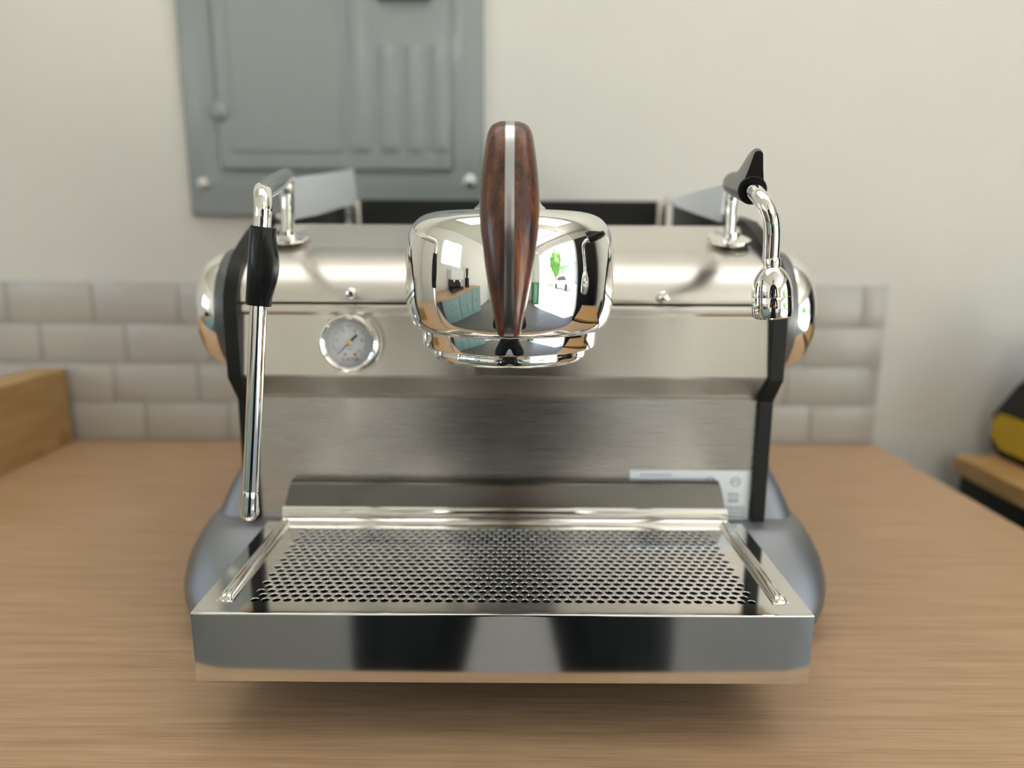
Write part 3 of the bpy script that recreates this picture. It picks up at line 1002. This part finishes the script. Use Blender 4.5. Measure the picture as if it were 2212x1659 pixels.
for r in range(-1, NR + 2):
    off = (PX / 2 if r % 2 else 0.0)
    for c in range(-2, NC + 2):
        cx_ = GXC + (c - (NC - 1) / 2) * PX + off - PX / 4
        cy_ = GY0 + r * PY
        hexv = [(cx_ + PX / sqrt(3) * cos(pi / 6 + k * pi / 3), cy_ + PX / sqrt(3) * sin(pi / 6 + k * pi / 3)) for k in range(6)]
        bd = []
        for k in range(6):
            p, q = hexv[k], hexv[(k + 1) % 6]
            for j in range(SEG // 6):
                f = j / (SEG // 6)
                bd.append((p[0] + (q[0] - p[0]) * f, p[1] + (q[1] - p[1]) * f))
        outer = [gv(x, y, zt) for x, y in bd]
        if 0 <= r < NR and 0 <= c < NC and not (c == NC - 1 and r % 2):
            rr = [outer]
            for rad, dz in ((0.00315, 0.0), (0.0030, -0.0002), (0.0029, -0.0006), (0.0029, -0.0016)):
                rr.append([b.verts.new((cx_ + rad * cos(pi / 6 + 2 * pi * i / SEG), cy_ + rad * sin(pi / 6 + 2 * pi * i / SEG), zt + dz)) for i in range(SEG)])
            ring_faces(b, rr, True, False)
        else:
            try:
                b.faces.new(outer)
            except ValueError:
                pass
obj('perforated_grate', b, M['polished'], tray, sharp=28)
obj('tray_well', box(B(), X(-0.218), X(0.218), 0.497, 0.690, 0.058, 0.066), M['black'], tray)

# --- cast feet
for s in (-1, 1):
    secs = [(0.0, 0.226, 0.283, 0.628, 0.800), (0.006, 0.218, 0.2905, 0.620, 0.808), (0.020, 0.208, 0.3085, 0.619, 0.815), (0.040, 0.203, 0.3165, 0.626, 0.815), (0.060, 0.204, 0.3145, 0.638, 0.810), (0.076, 0.208, 0.3075, 0.651, 0.800),
            (0.088, 0.212, 0.3005, 0.664, 0.795), (0.0945, 0.218, 0.2945, 0.674, 0.790)]
    b = B()
    rings = []
    P = catmull([(z, x0, x1) for z, x0, x1, y0, y1 in secs], 3)
    Q = catmull([(z, y0, y1) for z, x0, x1, y0, y1 in secs], 3)
    for p, q in zip(P, Q):
        rings.append([b.verts.new((X(s * ((p.y + p.z) / 2 + x)), (q.y + q.z) / 2 + y, max(p.x, 0.0))) for x, y in sup(40, (p.z - p.y) / 2, (q.z - q.y) / 2, 2.6)])
    ring_faces(b, rings)
    ft = obj('foot', b, M['cast'], mach, sharp=50)
    b = B()
    rings = []
    for z, x0, x1, y0, y1 in ((0.0945, 0.236, 0.2945, 0.700, 0.788), (0.098, 0.236, 0.2935, 0.702, 0.788), (0.115, 0.238, 0.2865, 0.710, 0.790), (0.135, 0.240, 0.2765, 0.722, 0.792), (0.160, 0.242, 0.2650, 0.735, 0.795), (0.180, 0.243, 0.2580, 0.745, 0.795)):
        rings.append([b.verts.new((X(s * ((x0 + x1) / 2 + x)), (y0 + y1) / 2 + y, z)) for x, y in sup(36, (x1 - x0) / 2, (y1 - y0) / 2, 2.8)])
    ring_faces(b, rings)
    obj('upper_leg', b, M['cast'], ft, sharp=50)
    # rear foot of the same casting
    b = B()
    rings = []
    for p, q in zip(P, Q):
        rings.append([b.verts.new((X(s * ((p.y + p.z) / 2 + x)), 0.30 + (q.y + q.z) / 2 + y, max(p.x, 0.0))) for x, y in sup(28, (p.z - p.y) / 2, (q.z - q.y) / 2, 2.6)])
    ring_faces(b, rings)
    obj('foot', b, M['cast'], mach, sharp=50)

# ------------------------------------------------------------------ the rest of the garage (seen in the chrome)
for x, y in ((0.15, 0.55), (0.0, -4.4)):
    lt = thing('ceiling_and_fill_light', 'wide white LED panel light on the ceiling above the counter' if y > 0 else 'white strip light added behind the photographer to brighten the front wall', 'ceiling light', (x, y, CEIL_Z))  # the rear fitting is added and houses the fill lamp
    hx, hy = (1.24, 0.54) if y > 0 else (0.66, 0.24)
    obj('housing', box(B(), x - hx, x + hx, y - hy, y + hy, CEIL_Z - 0.07, CEIL_Z, 0.006, 2), M['whitemetal'], lt)

lcab = []
for k in range(3):
    y0 = -2.75 + k * 0.95
    t = thing('base_cabinet', ('teal base cabinet farthest along the left wall', 'teal base cabinet in the middle of the left wall', 'teal base cabinet nearest on the left wall')[k], 'cabinet', (-2.25, y0 + 0.47, FLOOR_Z), 'teal cabinets on the left wall')
    obj('body', box(B(), ROOM_L + 0.005, -1.97, y0, y0 + 0.94, FLOOR_Z, -0.0365, 0.002, 1), M['teal'], t)
    d = obj('drawer', box(B(), -1.969, -1.950, y0 + 0.02, y0 + 0.92, -0.25, -0.06, 0.003, 1), M['teal'], t)
    obj('knob', lathe(B(), [(0.006, 0), (0.006, 0.012), (0.014, 0.016), (0.012, 0.024), (0, 0.025)], (-1.950, y0 + 0.47, -0.155), (1, 0, 0), 12), M['black'], d)
    for q in range(2):
        dd = obj('door', box(B(), -1.969, -1.950, y0 + 0.02 + q * 0.455, y0 + 0.465 + q * 0.455, FLOOR_Z + 0.1, -0.27, 0.003, 1), M['teal'], t)
        obj('knob', lathe(B(), [(0.006, 0), (0.006, 0.012), (0.014, 0.016), (0.012, 0.024), (0, 0.025)], (-1.950, y0 + (0.42 if q == 0 else 0.52), -0.34), (1, 0, 0), 12), M['black'], dd)
tag(obj('worktop', box(B(), ROOM_L + 0.005, -1.955, -2.78, 0.405, -0.036, 0.0, 0.003, 1), M['counter']), 'oak worktop over the teal cabinets on the left wall', 'countertop')
sm_ = thing('coffee_machine', 'wide silver coffee machine on the left worktop by the window', 'espresso machine', (-2.3, -0.9, 0.0))
obj('machine_body', box(B(), -2.55, -2.1, -1.3, -0.5, 0.28, 0.48, 0.02, 3), M['whitemetal'], sm_)
obj('machine_back', box(B(), -2.55, -2.36, -1.27, -0.53, 0.05, 0.279, 0.01, 2), M['black'], sm_)
obj('machine_base', box(B(), -2.55, -2.1, -1.27, -0.53, 0.0, 0.06, 0.01, 2), M['black'], sm_)
for k in range(2):
    obj('machine_group', lathe(B(), [(0.045, 0), (0.045, 0.06), (0, 0.06)], (-2.2, -1.08 + k * 0.36, 0.279), (0, 0, -1), 20), M['chrome'], sm_)
gr = thing('coffee_grinder', 'tall black coffee grinder on the left worktop', 'grinder', (-2.3, -1.75, 0.0))
obj('grinder_body', box(B(), -2.4, -2.2, -1.85, -1.65, 0.0, 0.36, 0.03, 3), M['black'], gr)
obj('hopper', lathe(B(), [(0.05, 0), (0.1, 0.2), (0.1, 0.22), (0, 0.22)], (-2.3, -1.75, 0.361), (0, 0, 1), 20), M['carglass'], gr)
tc_ = thing('added_dark_cabinet', 'tall black cabinet added against the right wall as a dark shape in reflections', 'cabinet', (2.6, 0.55, FLOOR_Z))  # unseen cabinet, added to darken the right side of the chrome reflections
obj('cabinet_body', box(B(), 2.3, 2.85, 0.0, 1.15, FLOOR_Z, 1.25, 0.01, 2), M['chestblack'], tc_)
for k in range(2):
    d = obj('door', box(B(), 2.28, 2.299, 0.02 + k * 0.56, 0.57 + k * 0.56, FLOOR_Z + 0.05, 1.22, 0.004, 2), M['black'], tc_)
    obj('door_handle', box(B(), 2.262, 2.279, (0.50 if k == 0 else 0.62), (0.53 if k == 0 else 0.65), 0.1, 0.3, 0.004, 2), M['screw'], d)
gb_ = thing('wheelie_bin', 'green wheelie bin standing beside the garage doorway', 'bin', (2.55, -4.6, FLOOR_Z))
obj('bin_body', box(B(), 2.3, 2.8, -4.9, -4.35, FLOOR_Z + 0.05, FLOOR_Z + 0.95, 0.04, 2), M['green'], gb_)
obj('bin_lid', box(B(), 2.27, 2.83, -4.93, -4.32, FLOOR_Z + 0.951, FLOOR_Z + 1.02, 0.02, 2), M['green'], gb_)

# outside the doorway
GZ0 = FLOOR_Z - 0.1
struct(obj('driveway', box(B(), ROOM_R + WALL_T, 16, -9, 3, GZ0 - 0.1, GZ0 + 0.09), M['asphalt']))
struct(obj('lawn', box(B(), -40, 60, -60, 60, GZ0 - 0.3, GZ0 - 0.101), M['grass']))
car = thing('car', 'white car parked out on the driveway', 'car', (9.0, -5.2, GZ0 + 0.09))
gz = GZ0 + 0.09
b = prism_x(B(), [(-7.2, gz + 0.3), (-7.2, gz + 0.8), (-6.5, gz + 0.95), (-5.9, gz + 1.45), (-4.3, gz + 1.5), (-3.5, gz + 1.0), (-3.0, gz + 0.9), (-3.0, gz + 0.3)], 8.2, 10.0)
bevel_all(b, 0.08, 2)
obj('car_body', b, M['carpaint'], car)
b = prism_x(B(), [(-6.35, gz + 0.98), (-5.85, gz + 1.38), (-4.35, gz + 1.43), (-3.75, gz + 1.02)], 8.185, 8.199)
obj('side_window', b, M['carglass'], car)
for y in (-6.4, -3.9):
    for x in (8.12, 9.9):
        obj('wheel', lathe(B(), [(0.0, 0), (0.3, 0.0), (0.33, 0.05), (0.33, 0.15), (0.3, 0.2), (0, 0.2)], (x, y, gz + 0.33), (1, 0, 0), 20), M['rubber'], car)
hs = thing('house', 'grey gabled house across the driveway', 'house', (22, -6, GZ0))
obj('house_wall', box(B(), 19, 27, -13, 1, GZ0 - 0.1, GZ0 + 3.2), M['siding'], hs)
obj('house_roof', prism_y(B(), [(18.4, GZ0 + 3.21), (23, GZ0 + 5.6), (27.6, GZ0 + 3.21)], -13.5, 1.5), M['roof'], hs)
for k, (tx, ty) in enumerate(((14.5, -12.0), (16.5, 4.5))):
    tr = thing('tree', ('bushy green tree left of the grey house', 'bushy green tree right of the grey house')[k], 'tree', (tx, ty, GZ0 - 0.1))
    obj('trunk', tube(B(), [(tx, ty, GZ0 - 0.1), (tx + 0.1, ty, GZ0 + 1.2), (tx, ty, GZ0 + 2.4)], [0.22, 0.17, 0.12], 10, 3), M['bark'], tr)
    b = B()
    bmesh.ops.create_icosphere(b, subdivisions=4, radius=1.9, matrix=Matrix.Translation((tx, ty, GZ0 + 3.8)))
    for v in b.verts:
        d = v.co - Vector((tx, ty, GZ0 + 3.8))
        v.co += d.normalized() * 0.7 * noise.noise(v.co * 1.3) + d.normalized() * 0.35 * noise.noise(v.co * 4.0)
    obj('crown', b, M['leaf'], tr, smooth=False)

# ------------------------------------------------------------------ the photographer, mirrored in the steel
PXC, PYC = 0.004, -0.27
FZ = FLOOR_Z
joints_ = {
    'pelvis': ((PXC, PYC, FZ + 1.02), (0.17, 0.115)),
    'waist': ((PXC, PYC, FZ + 1.18), (0.15, 0.105)),
    'chest': ((PXC, PYC + 0.01, FZ + 1.40), (0.175, 0.12)),
    'collar': ((PXC, PYC, FZ + 1.54), (0.105, 0.08)),
    'neck': ((PXC, PYC + 0.01, FZ + 1.62), (0.058, 0.06)),
    'jaw': ((PXC, PYC + 0.035, FZ + 1.69), (0.065, 0.078)),
    'head': ((PXC, PYC + 0.030, FZ + 1.79), (0.080, 0.098)),
    'crown': ((PXC, PYC + 0.02, FZ + 1.86), (0.062, 0.075)),
}
edges = [('pelvis', 'waist'), ('waist', 'chest'), ('chest', 'collar'), ('collar', 'neck'), ('neck', 'jaw'), ('jaw', 'head'), ('head', 'crown')]
for s, n_ in ((-1, 'l'), (1, 'r')):
    J = joints_
    J['hip' + n_] = ((PXC + s * 0.110, PYC, FZ + 0.89), (0.145, 0.125))
    J['thigh' + n_] = ((PXC + s * 0.163, PYC + 0.03, FZ + 0.72), (0.160, 0.135))
    J['knee' + n_] = ((PXC + s * 0.195, PYC + 0.03, FZ + 0.48), (0.128, 0.115))
    J['calf' + n_] = ((PXC + s * 0.195, PYC - 0.01, FZ + 0.34), (0.085, 0.082))
    J['ankle' + n_] = ((PXC + s * 0.198, PYC - 0.02, FZ + 0.10), (0.060, 0.065))
    J['heel' + n_] = ((PXC + s * 0.198, PYC - 0.02, FZ + 0.045), (0.045, 0.045))
    J['toe' + n_] = ((PXC + s * 0.210, PYC + 0.16, FZ + 0.038), (0.045, 0.035))
    J['shoulder' + n_] = ((PXC + s * 0.20, PYC - 0.005, FZ + 1.49), (0.075, 0.07))
    J['elbow' + n_] = ((PXC + s * 0.29, PYC + 0.02, FZ + 1.22), (0.048, 0.048))
    J['wrist' + n_] = ((PXC + s * 0.115, PYC + 0.172, FZ + 1.238), (0.028, 0.032))
    J['palm' + n_] = ((PXC + s * 0.092, PYC + 0.196, FZ + 1.255), (0.024, 0.036))
    edges += [('pelvis', 'hip' + n_), ('hip' + n_, 'thigh' + n_), ('thigh' + n_, 'knee' + n_), ('knee' + n_, 'calf' + n_), ('calf' + n_, 'ankle' + n_), ('ankle' + n_, 'heel' + n_), ('heel' + n_, 'toe' + n_),
              ('collar', 'shoulder' + n_), ('shoulder' + n_, 'elbow' + n_), ('elbow' + n_, 'wrist' + n_), ('wrist' + n_, 'palm' + n_)]
    for f in range(4):
        k = 'f%d' % f + n_
        fz = FZ + 1.288 - f * 0.021
        lf = (0.98, 1.0, 0.94, 0.8)[f]
        J[k + 'a'] = ((PXC + s * 0.080, PYC + 0.212, fz), (0.0105, 0.0105))
        J[k + 'b'] = ((PXC + s * (0.080 - 0.022 * lf), PYC + 0.226, fz + 0.002), (0.0095, 0.0095))
        J[k + 'c'] = ((PXC + s * (0.080 - 0.045 * lf), PYC + 0.238, fz + 0.003), (0.0085, 0.0085))
        edges += [('palm' + n_, k + 'a'), (k + 'a', k + 'b'), (k + 'b', k + 'c')]
    J['th1' + n_] = ((PXC + s * 0.080, PYC + 0.195, FZ + 1.278), (0.013, 0.013))
    J['th2' + n_] = ((PXC + s * 0.058, PYC + 0.190, FZ + 1.290), (0.0105, 0.0105))
    edges += [('palm' + n_, 'th1' + n_), ('th1' + n_, 'th2' + n_)]
names = list(joints_)
idx = {k: i for i, k in enumerate(names)}
me = bpy.data.meshes.new('person_source')
me.from_pydata([joints_[k][0] for k in names], [(idx[a_], idx[b_]) for a_, b_ in edges], [])
src = bpy.data.objects.new('person_source', me)
COL.objects.link(src)
smod = src.modifiers.new('skin', 'SKIN')
smod.use_smooth_shade = True
for k in names:
    sv = me.skin_vertices[0].data[idx[k]]
    sv.radius = joints_[k][1]
    sv.use_root = (k == 'pelvis')
ss = src.modifiers.new('sub', 'SUBSURF')
ss.levels = ss.render_levels = 2
dg = bpy.context.evaluated_depsgraph_get()
pm = bpy.data.meshes.new_from_object(src.evaluated_get(dg))
bpy.data.objects.remove(src)
pm.name = 'person'
pm.materials.clear()
for m_ in ('skin', 'shirt', 'trousers', 'rubber'):
    pm.materials.append(M[m_])
for p_ in pm.polygons:
    c = p_.center
    hz = c.z - FZ
    if hz > 1.585:
        p_.material_index = 0
    elif hz < 0.075:
        p_.material_index = 3
    elif hz < 1.04 and c.y < PYC + 0.15:
        p_.material_index = 2
    elif c.y > PYC + 0.150 and abs(c.x - PXC) < 0.16 and hz > 1.19 and c.y > PYC + 0.155:
        p_.material_index = 0
    else:
        p_.material_index = 1
per = bpy.data.objects.new('person', pm)
COL.objects.link(per)
adopt(per, None)
tag(per, 'person in dark clothes holding up a phone, mirrored in the drip tray front', 'person')
b = B()
bmesh.ops.create_uvsphere(b, u_segments=24, v_segments=16, radius=1.0)
for v in b.verts:
    v.co = Vector((PXC + v.co.x * 0.088, PYC + 0.014 + v.co.y * 0.102, FZ + 1.815 + v.co.z * 0.092))
bmesh.ops.delete(b, geom=[v for v in b.verts if v.co.y > PYC + 0.075 and v.co.z < FZ + 1.86 or v.co.z < FZ + 1.72], context='VERTS')
obj('hair', b, M['hair'], per)
for s in (-1, 1):
    bmesh.ops.create_uvsphere(bm := B(), u_segments=12, v_segments=8, radius=0.012, matrix=Matrix.Translation((PXC + s * 0.032, PYC + 0.112, FZ + 1.775)))
    obj('eye', bm, M['dial'], per)
    bmesh.ops.create_uvsphere(bm := B(), u_segments=12, v_segments=8, radius=0.02, matrix=Matrix.Translation((PXC + s * 0.082, PYC + 0.02, FZ + 1.765)) @ Matrix.Diagonal((0.4, 0.8, 1.5, 1)))
    obj('ear', bm, M['skin'], per)
obj('nose', tube(B(), [(PXC, PYC + 0.115, FZ + 1.785), (PXC, PYC + 0.135, FZ + 1.745), (PXC, PYC + 0.115, FZ + 1.738)], [0.008, 0.014, 0.010], 10, 3), M['skin'], per)
obj('mouth', box(B(), PXC - 0.022, PXC + 0.022, PYC + 0.104, PYC + 0.116, FZ + 1.700, FZ + 1.710, 0.004, 2), M['red'], per)
ph = thing('phone', 'black phone held up in both hands to take the photograph', 'phone', (0.0, -0.026, 0.33))
obj('phone_body', box(B(), -0.076, 0.076, -0.033, -0.024, 0.322, 0.398, 0.004, 3), M['black'], ph)
obj('phone_lens', lathe(B(), [(0.0, 0.0), (0.009, 0.0), (0.009, 0.0025), (0.007, 0.003), (0, 0.002)], (0.0, -0.024, 0.372), (0, 1, 0), 24), M['carglass'], ph)
